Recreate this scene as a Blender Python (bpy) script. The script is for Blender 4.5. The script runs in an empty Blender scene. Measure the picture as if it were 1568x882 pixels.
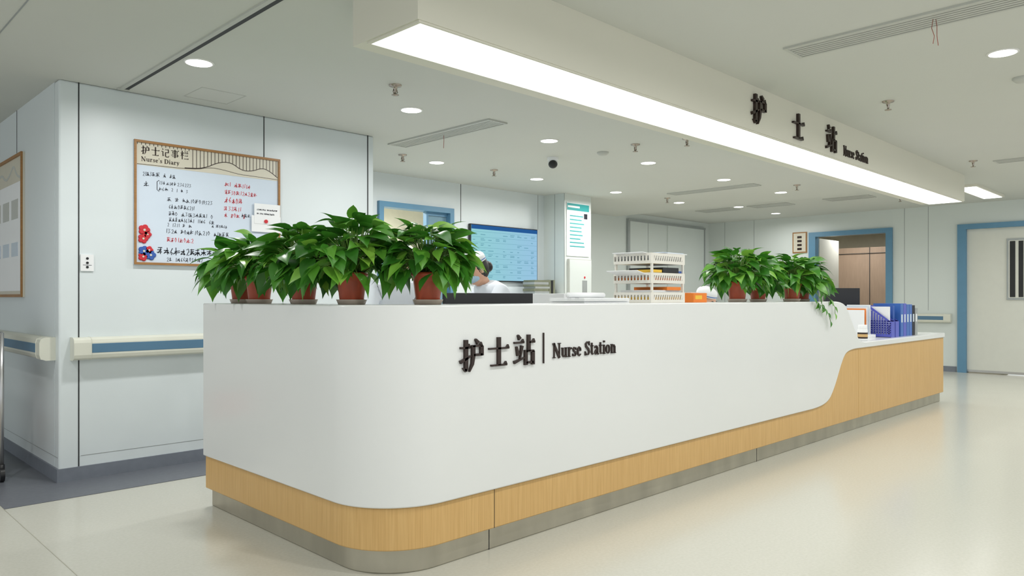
import bpy, math, random
from mathutils import Vector, Matrix
random.seed(7)
scene=bpy.context.scene
scene.view_settings.view_transform='Standard'
scene.view_settings.look='None'
scene.view_settings.exposure=0.0

# ------------------------------------------------------------------ materials
def lin(c):
    return tuple(((x/12.92) if x<=0.04045 else ((x+0.055)/1.055)**2.4) for x in c)
def rgb(r,g,b): return lin((r/255,g/255,b/255))
def mat(name,col,rough=0.5,metal=0.0,var=0.04,scale=8.0,emit=0.0,spec=0.5,bump=0.0,coord='Object',stretch=(1,1,1),coat=0.0):
    m=bpy.data.materials.new(name); m.use_nodes=True
    nt=m.node_tree; p=nt.nodes['Principled BSDF']
    p.inputs['Roughness'].default_value=rough
    p.inputs['Metallic'].default_value=metal
    p.inputs['Specular IOR Level'].default_value=spec
    p.inputs['Coat Weight'].default_value=coat; p.inputs['Coat Roughness'].default_value=0.12
    tc=nt.nodes.new('ShaderNodeTexCoord'); mp=nt.nodes.new('ShaderNodeMapping')
    mp.inputs['Scale'].default_value=stretch
    nz=nt.nodes.new('ShaderNodeTexNoise'); nz.inputs['Scale'].default_value=scale; nz.inputs['Detail'].default_value=4
    rp=nt.nodes.new('ShaderNodeValToRGB')
    rp.color_ramp.elements[0].position=0.3; rp.color_ramp.elements[1].position=0.7
    rp.color_ramp.elements[0].color=tuple(max(0,c*(1-var)) for c in col)+(1,)
    rp.color_ramp.elements[1].color=tuple(min(1,c*(1+var)) for c in col)+(1,)
    nt.links.new(tc.outputs[coord],mp.inputs[0]); nt.links.new(mp.outputs[0],nz.inputs['Vector'])
    nt.links.new(nz.outputs[0],rp.inputs[0]); nt.links.new(rp.outputs[0],p.inputs['Base Color'])
    if bump>0:
        b=nt.nodes.new('ShaderNodeBump'); b.inputs['Strength'].default_value=bump
        nt.links.new(nz.outputs[0],b.inputs['Height']); nt.links.new(b.outputs[0],p.inputs['Normal'])
    return m

M={}
M['wall']=mat('wall_panel_paint',rgb(216,224,226),0.36,var=0.015,scale=1.5)
M['wallfar']=mat('far_wall_paint',rgb(214,221,218),0.45,var=0.015,scale=1.5)
M['ceil']=mat('ceiling_paint',rgb(206,208,202),0.8,var=0.01,scale=1.0)
M['bulk']=mat('light_box_paint',rgb(220,218,205),0.6,var=0.012,scale=1.0)
M['white']=mat('counter_white_solid_surface',rgb(228,230,229),0.26,var=0.008,scale=2.0,coat=0.35)
M['kick']=mat('brushed_steel_kick_plate',rgb(182,178,164),0.36,metal=0.8,var=0.12,scale=6,stretch=(1,1,0.3))
M['seam']=mat('dark_seam',rgb(40,42,44),0.6)
M['graytrim']=mat('gray_trim',rgb(165,170,170),0.4,metal=0.3)
M['letters']=mat('dark_bronze_letters',rgb(50,36,31),0.35,metal=0.2)
M['black']=mat('black_plastic',rgb(26,27,30),0.4)
M['blueframe']=mat('blue_frame',rgb(94,140,170),0.4,var=0.03)
M['railcream']=mat('rail_cream_vinyl',rgb(216,217,204),0.4,var=0.01)
M['railblue']=mat('rail_blue_stripe',rgb(84,122,150),0.45,var=0.02)
M['base']=mat('base_gray_vinyl',rgb(118,124,134),0.5,var=0.05,scale=20)
M['border']=mat('floor_border_vinyl',rgb(106,110,118),0.4,var=0.07,scale=35)
M['door']=mat('door_leaf_cream',rgb(214,215,206),0.5,var=0.015)
M['steel']=mat('stainless_steel',rgb(190,190,190),0.3,metal=0.9)
M['woodframe']=mat('wood_frame',rgb(156,112,62),0.45,var=0.12,scale=12,stretch=(1,1,8))
M['board']=mat('whiteboard_enamel',rgb(206,218,231),0.2,var=0.01)
M['boardhead']=mat('board_header_cream',rgb(208,203,186),0.4,var=0.02)
M['ink']=mat('ink_black',rgb(26,28,42),0.6)
M['inkred']=mat('ink_red',rgb(200,40,52),0.6)
M['inkblue']=mat('magnet_blue',rgb(50,90,170),0.4)
M['paper']=mat('paper_white',rgb(234,236,237),0.7,var=0.01)
M['tray']=mat('tray_white_plastic',rgb(230,227,218),0.4,var=0.01)
M['tan']=mat('tan_folder',rgb(204,168,112),0.6,var=0.04)
M['terra']=mat('pot_red_plastic',rgb(182,78,48),0.35,var=0.14,scale=14)
M['saucer']=mat('pot_saucer_clear_plastic',rgb(196,180,168),0.2,var=0.04)
M['soil']=mat('soil',rgb(50,36,28),0.95,var=0.4,scale=60)
M['stem']=mat('plant_stem',rgb(110,150,60),0.5)
M['vent']=mat('vent_aluminium',rgb(190,192,186),0.5,var=0.02)
M['lightrim']=mat('downlight_trim_white',rgb(232,232,228),0.4,var=0.01)
M['ventd']=mat('vent_dark_gap',rgb(120,122,118),0.8)
M['chrome']=mat('chrome',rgb(170,160,150),0.25,metal=1.0)
M['orange']=mat('orange_carton',rgb(232,128,40),0.5,var=0.05)
M['yellow']=mat('yellow_label',rgb(235,190,60),0.5)
M['purple']=mat('file_holder_purple',rgb(84,92,190),0.4)
M['blue']=mat('file_box_blue',rgb(58,104,182),0.4)
M['teal']=mat('poster_teal',rgb(54,160,160),0.5)
M['coat']=mat('nurse_uniform_white',rgb(226,232,240),0.8,var=0.02,bump=0.1)
M['skin']=mat('skin',rgb(214,168,142),0.5,var=0.04)
M['hair']=mat('black_hair',rgb(26,22,22),0.45,var=0.3,scale=60)
M['mask']=mat('surgical_mask',rgb(170,200,220),0.8)
M['trouser']=mat('uniform_trousers',rgb(214,220,230),0.8)
M['shoe']=mat('white_shoe',rgb(225,225,225),0.5)
M['brown']=mat('brown_wardrobe_wood',rgb(156,134,114),0.5,var=0.06,scale=5,stretch=(6,6,1))
M['cream']=mat('warm_cream_paint',rgb(222,216,196),0.7)
M['glass']=mat('window_glass_tint',rgb(128,160,176),0.08,var=0.02)
M['green']=mat('book_green_gray',rgb(116,120,100),0.6,var=0.1)
M['redwire']=mat('red_wire',rgb(150,60,40),0.5)
M['chair']=mat('chair_fabric',rgb(50,58,72),0.8,var=0.1,scale=40)

def emis(name,col,st):
    m=bpy.data.materials.new(name); m.use_nodes=True; nt=m.node_tree
    nt.nodes.remove(nt.nodes['Principled BSDF'])
    e=nt.nodes.new('ShaderNodeEmission'); e.inputs[0].default_value=col+(1,); e.inputs[1].default_value=st
    nt.links.new(e.outputs[0],nt.nodes['Material Output'].inputs[0]); return m
M['panel']=emis('light_panel_diffuser',(1.0,1.0,0.985),3.4)
M['lamp']=emis('downlight_lens',(1.0,1.0,0.97),8.0)
M['scrbar']=emis('screen_header_blue',rgb(40,90,150),1.0)
M['scrtxt']=emis('screen_text',rgb(90,150,170),0.9)
def screenmat():
    m=bpy.data.materials.new('tv_screen_table'); m.use_nodes=True; nt=m.node_tree
    nt.nodes.remove(nt.nodes['Principled BSDF'])
    e=nt.nodes.new('ShaderNodeEmission'); e.inputs[1].default_value=0.95
    tc=nt.nodes.new('ShaderNodeTexCoord'); sp=nt.nodes.new('ShaderNodeSeparateXYZ'); rp=nt.nodes.new('ShaderNodeValToRGB')
    rp.color_ramp.elements[0].color=rgb(150,212,216)+(1,); rp.color_ramp.elements[1].color=rgb(156,200,230)+(1,)
    nt.links.new(tc.outputs['Generated'],sp.inputs[0]); nt.links.new(sp.outputs[0],rp.inputs[0])
    nt.links.new(rp.outputs[0],e.inputs[0]); nt.links.new(e.outputs[0],nt.nodes['Material Output'].inputs[0]); return m
M['screen']=screenmat()
def woodmat():
    m=bpy.data.materials.new('light_oak_laminate'); m.use_nodes=True; nt=m.node_tree; p=nt.nodes['Principled BSDF']
    p.inputs['Roughness'].default_value=0.42
    tc=nt.nodes.new('ShaderNodeTexCoord'); mp=nt.nodes.new('ShaderNodeMapping'); mp.inputs['Scale'].default_value=(1,1,0.03)
    nz=nt.nodes.new('ShaderNodeTexNoise'); nz.inputs['Scale'].default_value=150; nz.inputs['Detail'].default_value=5
    rp=nt.nodes.new('ShaderNodeValToRGB')
    rp.color_ramp.elements[0].position=0.25; rp.color_ramp.elements[1].position=0.75
    rp.color_ramp.elements[0].color=rgb(200,159,98)+(1,); rp.color_ramp.elements[1].color=rgb(217,179,118)+(1,)
    nt.links.new(tc.outputs['Object'],mp.inputs[0]); nt.links.new(mp.outputs[0],nz.inputs['Vector'])
    nt.links.new(nz.outputs[0],rp.inputs[0]); nt.links.new(rp.outputs[0],p.inputs['Base Color']); return m
M['wood']=woodmat()
def floormat():
    m=bpy.data.materials.new('polished_vinyl_floor'); m.use_nodes=True; nt=m.node_tree; p=nt.nodes['Principled BSDF']
    p.inputs['Specular IOR Level'].default_value=0.45
    tc=nt.nodes.new('ShaderNodeTexCoord')
    n1=nt.nodes.new('ShaderNodeTexNoise'); n1.inputs['Scale'].default_value=70; n1.inputs['Detail'].default_value=6
    n2=nt.nodes.new('ShaderNodeTexNoise'); n2.inputs['Scale'].default_value=0.9; n2.inputs['Detail'].default_value=2
    rp=nt.nodes.new('ShaderNodeValToRGB')
    rp.color_ramp.elements[0].position=0.3; rp.color_ramp.elements[1].position=0.7
    rp.color_ramp.elements[0].color=rgb(199,198,186)+(1,); rp.color_ramp.elements[1].color=rgb(206,205,194)+(1,)
    nt.links.new(tc.outputs['Object'],n1.inputs['Vector']); nt.links.new(tc.outputs['Object'],n2.inputs['Vector'])
    nt.links.new(n1.outputs[0],rp.inputs[0]); nt.links.new(rp.outputs[0],p.inputs['Base Color'])
    mr=nt.nodes.new('ShaderNodeMapRange'); mr.inputs['To Min'].default_value=0.15; mr.inputs['To Max'].default_value=0.23
    nt.links.new(n2.outputs[0],mr.inputs['Value']); nt.links.new(mr.outputs[0],p.inputs['Roughness'])
    return m
M['floor']=floormat()
M['floorseam']=mat('floor_weld_seam',rgb(178,176,162),0.4)
def leafmat():
    m=bpy.data.materials.new('pothos_leaf'); m.use_nodes=True; nt=m.node_tree; p=nt.nodes['Principled BSDF']
    p.inputs['Roughness'].default_value=0.36
    g=nt.nodes.new('ShaderNodeNewGeometry'); rp=nt.nodes.new('ShaderNodeValToRGB')
    cr=rp.color_ramp; cr.elements[0].color=rgb(48,108,32)+(1,); cr.elements[1].color=rgb(146,196,76)+(1,)
    e=cr.elements.new(0.5); e.color=rgb(70,138,42)+(1,)
    e=cr.elements.new(0.85); e.color=rgb(104,168,56)+(1,)
    nt.links.new(g.outputs['Random Per Island'],rp.inputs[0]); nt.links.new(rp.outputs[0],p.inputs['Base Color'])
    tr=nt.nodes.new('ShaderNodeBsdfTranslucent'); mx=nt.nodes.new('ShaderNodeMixShader'); mx.inputs[0].default_value=0.22
    nt.links.new(rp.outputs[0],tr.inputs[0]); nt.links.new(p.outputs[0],mx.inputs[1]); nt.links.new(tr.outputs[0],mx.inputs[2])
    nt.links.new(mx.outputs[0],nt.nodes['Material Output'].inputs[0])
    return m
M['leaf']=leafmat()

# ------------------------------------------------------------------ mesh builder
class MB:
    def __init__(s): s.v=[];s.f=[];s.m=[];s.sm=[];s.mats=[]
    def mi(s,k):
        if k not in s.mats: s.mats.append(k)
        return s.mats.index(k)
    def add(s,vs,fs,k,T=None,smooth=False):
        o=len(s.v); i=s.mi(k)
        for v in vs:
            v=Vector(v)
            s.v.append(T@v if T is not None else v)
        for f in fs:
            s.f.append(tuple(o+j for j in f)); s.m.append(i); s.sm.append(smooth)
    def box(s,x0,x1,y0,y1,z0,z1,k,T=None):
        vs=[(x0,y0,z0),(x1,y0,z0),(x1,y1,z0),(x0,y1,z0),(x0,y0,z1),(x1,y0,z1),(x1,y1,z1),(x0,y1,z1)]
        s.add(vs,[(0,3,2,1),(4,5,6,7),(0,1,5,4),(1,2,6,5),(2,3,7,6),(3,0,4,7)],k,T)
    def lathe(s,prof,k,T=None,seg=24,smooth=True,cap=True):
        vs=[];fs=[]
        n=len(prof)
        for r,z in prof:
            for j in range(seg):
                a=2*math.pi*j/seg; vs.append((r*math.cos(a),r*math.sin(a),z))
        for i in range(n-1):
            for j in range(seg):
                j2=(j+1)%seg; fs.append((i*seg+j,i*seg+j2,(i+1)*seg+j2,(i+1)*seg+j))
        s.add(vs,fs,k,T,smooth)
        if cap:
            s.add(vs[:seg],[tuple(reversed(range(seg)))],k,T)
            s.add(vs[-seg:],[tuple(range(seg))],k,T)
    def ell(s,c,r,k,T=None,seg=16,rings=10):
        vs=[];fs=[]
        for i in range(rings+1):
            t=math.pi*i/rings
            for j in range(seg):
                a=2*math.pi*j/seg
                vs.append((c[0]+r[0]*math.sin(t)*math.cos(a),c[1]+r[1]*math.sin(t)*math.sin(a),c[2]-r[2]*math.cos(t)))
        for i in range(rings):
            for j in range(seg):
                j2=(j+1)%seg; fs.append((i*seg+j,i*seg+j2,(i+1)*seg+j2,(i+1)*seg+j))
        s.add(vs,fs,k,T,True)
    def tube(s,pts,r,k,T=None,seg=6):
        pts=[Vector(p) for p in pts]; vs=[];fs=[]
        for i,p in enumerate(pts):
            d=(pts[min(i+1,len(pts)-1)]-pts[max(i-1,0)]).normalized()
            a=Vector((0,0,1)) if abs(d.z)<0.9 else Vector((1,0,0))
            u=d.cross(a).normalized(); w=d.cross(u)
            rr=r[i] if isinstance(r,(list,tuple)) else r
            for j in range(seg):
                t=2*math.pi*j/seg; vs.append(p+u*rr*math.cos(t)+w*rr*math.sin(t))
        for i in range(len(pts)-1):
            for j in range(seg):
                j2=(j+1)%seg; fs.append((i*seg+j,i*seg+j2,(i+1)*seg+j2,(i+1)*seg+j))
        fs.append(tuple(reversed(range(seg)))); fs.append(tuple(range((len(pts)-1)*seg,len(pts)*seg)))
        s.add(vs,fs,k,T,True)
    def prism(s,poly,d,k,T=None):
        n=len(poly)
        vs=[(x,y,0) for x,y in poly]+[(x,y,d) for x,y in poly]
        fs=[tuple(reversed(range(n))),tuple(range(n,2*n))]+[(i,(i+1)%n,n+(i+1)%n,n+i) for i in range(n)]
        s.add(vs,fs,k,T)
    def ribbon(s,pts,w,d,k,T=None):
        n=len(pts); L=[];R=[]
        for i in range(n):
            x0,y0=pts[max(i-1,0)];x1,y1=pts[min(i+1,n-1)]
            dx,dy=x1-x0,y1-y0; l=math.hypot(dx,dy) or 1; nx,ny=-dy/l,dx/l
            ww=(w[i] if isinstance(w,(list,tuple)) else w)/2
            L.append((pts[i][0]+nx*ww,pts[i][1]+ny*ww)); R.append((pts[i][0]-nx*ww,pts[i][1]-ny*ww))
        for i in range(n-1):
            s.prism([R[i],R[i+1],L[i+1],L[i]],d,k,T)
    def finish(s,name,bevel=0,parent=None,origin=None,seg=2):
        if origin is None:
            xs=[v.x for v in s.v];ys=[v.y for v in s.v];zs=[v.z for v in s.v]
            origin=Vector(((min(xs)+max(xs))/2,(min(ys)+max(ys))/2,min(zs)))
        origin=Vector(origin)
        me=bpy.data.meshes.new(name); me.from_pydata([v-origin for v in s.v],[],s.f)
        for k in s.mats: me.materials.append(M[k])
        for p,i,sm in zip(me.polygons,s.m,s.sm): p.material_index=i; p.use_smooth=sm
        me.update()
        ob=bpy.data.objects.new(name,me); scene.collection.objects.link(ob); ob.location=origin
        if parent is not None:
            ob.parent=parent; ob.location=origin-parent.location
        if bevel>0:
            b=ob.modifiers.new('bevel','BEVEL'); b.width=bevel; b.segments=seg; b.limit_method='ANGLE'; b.angle_limit=math.radians(40)
        return ob
def empty(name,loc):
    e=bpy.data.objects.new(name,None); scene.collection.objects.link(e); e.location=loc; e.empty_display_size=0.1; return e
def frame(o,r,u,n):
    o,r,u,n=map(Vector,(o,r,u,n))
    return Matrix(((r.x,u.x,n.x,o.x),(r.y,u.y,n.y,o.y),(r.z,u.z,n.z,o.z),(0,0,0,1)))
def faceY(x,y,z): return frame((x,y,z),(1,0,0),(0,0,1),(0,-1,0))
def faceX(x,y,z): return frame((x,y,z),(0,-1,0),(0,0,1),(-1,0,0))
def TR(x,y,z,a=0): return Matrix.Translation((x,y,z))@Matrix.Rotation(a,4,'Z')
def sbox(name,*a,bevel=0,parent=None):
    b=MB(); b.box(*a); return b.finish(name,bevel,parent)

# ------------------------------------------------------------------ room shell
H1=2.51; H2=2.60; WY=5.25; WX=1.268
b=MB(); b.box(-4,13,-4,12.2,-0.1,0,'floor'); b.box(13,16,2.6,6.9,-0.1,0,'floor'); b.finish('floor',origin=(0,0,0))
b=MB(); b.box(0.9,3.6,4.80,WY-0.012,0.0005,0.003,'border'); b.box(0.9,WX-0.012,WY-0.012,12,0.0005,0.003,'border'); b.finish('trim_floor_border')
b=MB(); b.box(0.897,0.900,-3,4.80,0.0004,0.0012,'floorseam'); b.finish('trim_floor_seam')
sbox('ceiling_back',-4,10,2.9,12.2,H1,2.8,'ceil')
sbox('ceiling_front',-4,13,-4,2.9,H2,2.8,'ceil')
sbox('ceiling_right',10,13,2.9,7.65,H2,2.8,'ceil')
sbox('wall_whiteboard',WX,3.6,WY,WY+0.1,0,H1,'wall',bevel=0.012)
sbox('wall_corridor',WX,WX+0.1,WY+0.1,12,0,H1,'wall')
sbox('wall_corridor_end',-4,WX+0.1,12,12.1,0,H1,'wall')
sbox('wall_partition_return',3.5,3.6,WY+0.1,6.7,0,H1,'wall')
sbox('wall_back',3.5,4.64,6.7,6.8,0,H1,'wall'); sbox('wall_back',4.64,5.70,6.7,6.8,2.2,H1,'wall'); sbox('wall_back',5.70,7.3,6.7,6.8,0,H1,'wall')
sbox('wall_pillar',7.3,7.85,6.34,7.55,0,H1,'wallfar')
sbox('wall_back_recess',7.85,13.0,7.55,7.65,0,H2,'wallfar')
for y0,y1,z0 in [(5.56,7.65,0),(4.18,5.56,2.30),(3.24,4.18,0),(1.66,3.24,2.28),(-4,1.66,0)]:
    sbox('wall_right',13,13.1,y0,y1,z0,H2,'wallfar')
def seam(*a,k='seam'): sbox('trim_wall_seam',*a,k)
seam(1.375,1.382,WY-0.002,WY,0.085,H1); seam(2.615,2.622,WY-0.002,WY,2.205,H1); seam(3.535,3.545,WY-0.002,WY,0.085,H1)
seam(WX-0.002,WX,6.35,6.357,2.185,H1)
seam(1.39,3.53,WY-0.0015,WY,0.150,0.153,k='graytrim'); seam(WX-0.0015,WX,5.27,11.9,0.150,0.153,k='graytrim')
seam(5.83,5.838,6.698,6.7,2.05,H1,k='seam'); seam(7.18,7.188,6.698,6.7,2.05,H1,k='graytrim')
seam(7.298,7.3,6.50,6.508,0.08,H1,k='graytrim'); seam(7.296,7.306,6.336,6.34,0.0,H1,k='graytrim')
for y in (3.65,6.6,7.2,4.0): seam(12.998,13.0,y,y+0.008,0.95,H2,k='graytrim')
seam(9.2,9.208,7.548,7.55,0.09,H2,k='graytrim')
def baseb(name,*a): 
    b=MB(); b.box(*a,'base'); return b.finish(name)
baseb('baseboard_left',WX-0.012,WX,WY-0.012,12,0,0.085)
baseb('baseboard_whiteboard',WX,3.6,WY-0.012,WY,0,0.085)
baseb('baseboard_back',5.70,6.54,6.688,6.7,0,0.085); baseb('baseboard_recess',7.86,10.28,7.538,7.55,0,0.085)
baseb('baseboard_right',12.985,13,5.58,7.5,0,0.085); baseb('baseboard_right',12.985,13,3.26,4.16,0,0.085); baseb('baseboard_right',12.985,13,-4,1.64,0,0.085)
b=MB(); b.box(1.625,1.655,2.9,5.19,H1-0.003,H1,'seam'); b.box(1.60,1.625,2.9,5.19,H1-0.008,H1,'vent'); b.box(1.59,1.66,5.19,5.22,H1-0.008,H1,'vent'); b.finish('trim_ceiling_slot')
b=MB(); b.box(0.83,0.836,2.9,12,H1-0.002,H1,'graytrim')
b.finish('trim_ceiling_joint')
b=MB()
for a in [(1.976,2.264,4.8,4.806),(1.976,2.264,5.094,5.1),(1.97,1.976,4.8,5.1),(2.264,2.27,4.8,5.1)]: b.box(*a,H1-0.002,H1,'vent')
b.finish('ceiling_access_hatch')

# ------------------------------------------------------------------ stroke glyphs
HZ,VT=7,13
def serifH(x1,x2,y): return [([(x1,y),(x2,y)],HZ-1),([(x2-12,y+1),(x2-4,y+7),(x2,y)],[2,9,3])]
GL={
'hu':serifH(3,41,74)+[([(25,97),(25,14),(22,7)],[VT,VT,VT-2]),([(25,8),(12,16)],[10,2]),([(2,33),(44,50)],[10,4]),
      ([(63,98),(74,86)],[5,13])]+serifH(50,90,78)+[([(88,78),(88,49)],VT),([(54,52),(90,52)],HZ),([(54,80),(54,50),(50,26),(38,4)],[VT,VT,10,3])],
'shi':serifH(4,96,62)+[([(50,98),(50,8)],VT+1)]+serifH(14,86,8),
'zhan':[([(19,98),(28,85)],[5,13])]+serifH(2,46,74)+[([(12,62),(20,34)],[6,12]),([(38,64),(28,22)],[11,4]),([(1,13),(48,26)],[10,4]),
      ([(70,98),(70,46)],VT)]+serifH(70,98,74)+[([(56,50),(56,2)],VT),([(56,46),(94,46)],HZ),([(90,46),(90,2)],VT),([(56,10),(90,10)],HZ)],
'ji':[([(14,94),(24,82)],[5,12]),([(4,62),(24,62)],HZ),([(22,62),(22,12),(34,24)],[10,10,4])]+serifH(46,88,84)+[([(86,84),(86,52)],11),([(50,54),(88,54)],HZ),([(52,54),(52,12),(60,6),(86,6),(94,22)],[11,11,9,9,4])],
'sh2':serifH(4,96,84)+[([(50,98),(50,6),(38,10)],[11,11,3]),([(22,74),(78,74)],5),([(22,60),(78,60)],5),([(24,74),(24,60)],9),([(76,74),(76,60)],9),([(16,48),(84,48)],5),([(4,34),(96,34)],5),([(16,20),(84,20)],5),([(80,48),(80,20)],9)],
'lan':serifH(2,42,72)+[([(22,98),(22,4)],11),([(20,68),(4,36)],[8,3]),([(24,62),(38,46)],[4,9]),([(54,96),(60,82)],[4,11]),([(86,98),(76,80)],[10,4])]+serifH(48,94,72)+serifH(52,90,44)+serifH(44,98,10),
}
def ell_pts(cx,cy,rx,ry,n=16): return [(cx+rx*math.cos(2*math.pi*i/n),cy+ry*math.sin(2*math.pi*i/n)) for i in range(n+1)]
LT={
'N':(72,[([(13,0),(13,66)],5),([(9,66),(57,0)],13),([(57,0),(57,66)],5),([(2,65),(20,65)],4),([(3,2),(24,2)],4),([(46,65),(68,65)],4)]),
'u':(55,[([(13,44),(13,12),(19,4),(28,4),(38,11)],[11,11,8,6,4]),([(40,45),(40,0)],11),([(3,43),(16,43)],4),([(31,43),(44,43)],4),([(40,2),(51,2)],4)]),
'r':(40,[([(13,45),(13,0)],11),([(3,43),(16,43)],4),([(3,2),(25,2)],4),([(15,28),(22,40),(29,41)],[4,6,7]),([(27,39),(35,39)],10)]),
's':(40,[([(32,32),(27,40),(17,42),(9,35),(13,27),(26,20),(31,11),(24,3),(13,3),(5,12)],[4,5,6,9,10,10,9,6,5,4]),([(32,42),(32,30)],4),([(5,2),(5,14)],4)]),
'e':(44,[([(10,25),(35,25)],4),([(34,25),(32,36),(22,43),(12,36),(8,23),(12,9),(22,2),(36,10)],[8,8,5,9,11,10,7,3])]),
'S':(54,[([(42,50),(36,61),(24,63),(11,54),(15,42),(36,28),(42,16),(33,4),(19,3),(7,17)],[4,6,7,11,13,13,12,7,6,4]),([(43,66),(43,46)],4),([(6,0),(6,20)],4)]),
't':(34,[([(13,58),(13,11),(18,4),(28,7)],[8,11,8,4]),([(2,43),(28,43)],5)]),
'a':(47,[([(31,34),(31,7),(37,2),(44,5)],[11,11,8,4]),([(8,32),(12,40),(22,42),(31,34)],[10,7,6,7]),([(30,26),(16,22),(9,12),(14,3),(23,4),(31,11)],[4,7,11,8,5,4])]),
'i':(28,[([(13,45),(13,0)],11),([(3,43),(16,43)],4),([(3,2),(24,2)],4),([(8,60),(19,60)],11)]),
'o':(48,[(ell_pts(22,22,15,20),[11,10,7,5,5,5,7,10,11,10,7,5,5,5,7,10,11])]),
'n':(56,[([(13,45),(13,0)],11),([(3,43),(16,43)],4),([(3,2),(24,2)],4),([(16,32),(24,40),(33,40),(39,32)],[4,7,8,10]),([(40,34),(40,0)],11),([(31,2),(51,2)],4)]),
"'":(18,[([(8,66),(8,48)],[9,3])]),
'D':(68,[([(15,65),(15,0)],13),([(3,64),(34,64),(52,52),(56,33),(52,14),(34,2),(3,2)],[4,5,11,14,11,5,4])]),
'y':(46,[([(10,44),(24,6)],11),([(38,44),(22,0),(10,-14)],[4,4,8]),([(2,43),(20,43)],4),([(30,43),(46,43)],4)]),
' ':(26,[]),
}
def glyph(b,key,x,y,w,h,d,k,T):
    for pts,wd in GL[key]:
        sc=(w+h)/200
        b.ribbon([(x+px*w/100,y+py*h/100) for px,py in pts],[q*sc for q in wd] if isinstance(wd,list) else wd*sc,d,k,T)
def latin(b,text,x,y,w,cap,d,k,T):
    tot=sum(LT[c][0] for c in text); sx=w/tot; sy=cap/66; cx=x
    for c in text:
        for pts,wd in LT[c][1]:
            s=min(sx,sy)*1.05
            b.ribbon([(cx+px*sx,y+py*sy) for px,py in pts],[q*s for q in wd] if isinstance(wd,list) else wd*s,d,k,T)
        cx+=LT[c][0]*sx

# ------------------------------------------------------------------ counter
CX,CY,R0=1.68,2.42,0.33; XE=9.2; YB=4.08
def interp(tab,x):
    if x<=tab[0][0]: return tab[0][1]
    for (x0,y0),(x1,y1) in zip(tab,tab[1:]):
        if x<=x1: return y0+(y1-y0)*(x-x0)/(x1-x0)
    return tab[-1][1]
def smoothtab(tab,n=4):
    for _ in range(n):
        new=[tab[0]]
        for (x0,y0),(x1,y1) in zip(tab,tab[1:]):
            new.append((x0*.75+x1*.25,y0*.75+y1*.25)); new.append((x0*.25+x1*.75,y0*.25+y1*.75))
        new.append(tab[-1]); tab=new
    return tab
topT=smoothtab([(5.9,1.12),(6.34,1.12),(6.45,1.02),(6.60,0.86),(6.70,0.762),(7.0,0.762)],3)
botT=smoothtab([(5.4,0.285),(5.98,0.285),(6.14,0.40),(6.30,0.62),(6.42,0.712),(6.9,0.712)],3)
def path(off):
    P=[]
    for i in range(9): P.append((CX+off,YB-(YB-CY-R0)*i/9,0))
    for i in range(25):
        a=math.pi+ (math.pi/2)*i/24
        r=max(R0-off,0.02)
        cx=CX+max(R0,off+0.02); cy=CY+max(R0,off+0.02)
        P.append((cx+r*math.cos(a),cy+r*math.sin(a),0))
    xs=[2.1+0.25*i for i in range(14)]
    x=5.5
    while x<7.0: xs.append(x); x+=0.02
    xs+=[7.3,8,8.6,XE]
    for x in xs: P.append((x,CY+off,x))
    return P
counter=empty('nurse_station_counter',(5.4,3.0,0))
def shell(name,off,inn,zb,zt,k):
    A=path(off);B=path(inn); b=MB(); vs=[]
    for (x,y,s),(xi,yi,_) in zip(A,B):
        zb_=zb(s); zt_=zt(s)
        vs+=[(x,y,zb_),(x,y,zt_),(xi,yi,zt_),(xi,yi,zb_)]
    n=len(A); fs=[]
    for i in range(n-1):
        o=4*i; q=4*(i+1)
        fs+=[(o,q,q+1,o+1),(o+1,q+1,q+2,o+2),(o+2,q+2,q+3,o+3),(o+3,q+3,q,o)]
    fs+=[(0,1,2,3),(4*(n-1)+3,4*(n-1)+2,4*(n-1)+1,4*(n-1))]
    b.add(vs,fs,k,None,False)
    ob=b.finish(name,0.006,counter)
    for p in ob.data.polygons: p.use_smooth=True
    try: ob.data.set_sharp_from_angle(angle=math.radians(35))
    except Exception: pass
    return ob
shell('white_front_panel',0.0,0.33,lambda s:interp(botT,s),lambda s:interp(topT,s),'white')
shell('oak_lower_panel',0.014,0.32,lambda s:0.105,lambda s:interp(botT,s)+0.0 if s>5.4 else 0.284,'wood')
shell('steel_kick_plate',0.05,0.30,lambda s:0.0,lambda s:0.105,'kick')
b=MB()
b.box(2.012,XE,2.752,3.2,0.72,0.76,'white'); b.box(2.012,2.5,3.2,YB-0.02,0.72,0.76,'white')
b.box(XE-0.04,XE,2.752,3.2,0.105,0.72,'wood'); b.box(7.0,XE-0.04,3.1,3.14,0.105,0.72,'wood')
b.box(XE-0.06,XE-0.04,2.75,3.15,0,0.105,'kick'); b.box(2.02,2.5,YB-0.06,YB-0.02,0,0.72,'white')
b.finish('inner_desk',0.003,counter)
b=MB()
b.box(2.32,2.322,CY+0.0125,CY+0.016,0.107,0.283,'seam')
b.box(6.70,6.702,CY+0.0125,CY+0.016,0.107,0.70,'tan')
b.box(2.32,2.323,CY+0.0485,CY+0.052,0.0,0.1,'seam'); b.box(4.9,4.903,CY+0.0485,CY+0.052,0.0,0.1,'seam')
b.finish('panel_joints',0,counter)
b=MB(); T=faceY(0,CY,0)
glyph(b,'hu',2.095,0.822,0.145,0.150,0.012,'letters',T)
glyph(b,'shi',2.262,0.835,0.135,0.140,0.012,'letters',T)
glyph(b,'zhan',2.425,0.832,0.142,0.148,0.012,'letters',T)
b.box(2.628,2.633,CY-0.008,CY,0.835,0.982,'letters')
latin(b,'Nurse Station',2.695,0.855,0.51,0.072,0.008,'letters',T)
b.finish('sign_lettering',0,counter)

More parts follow.
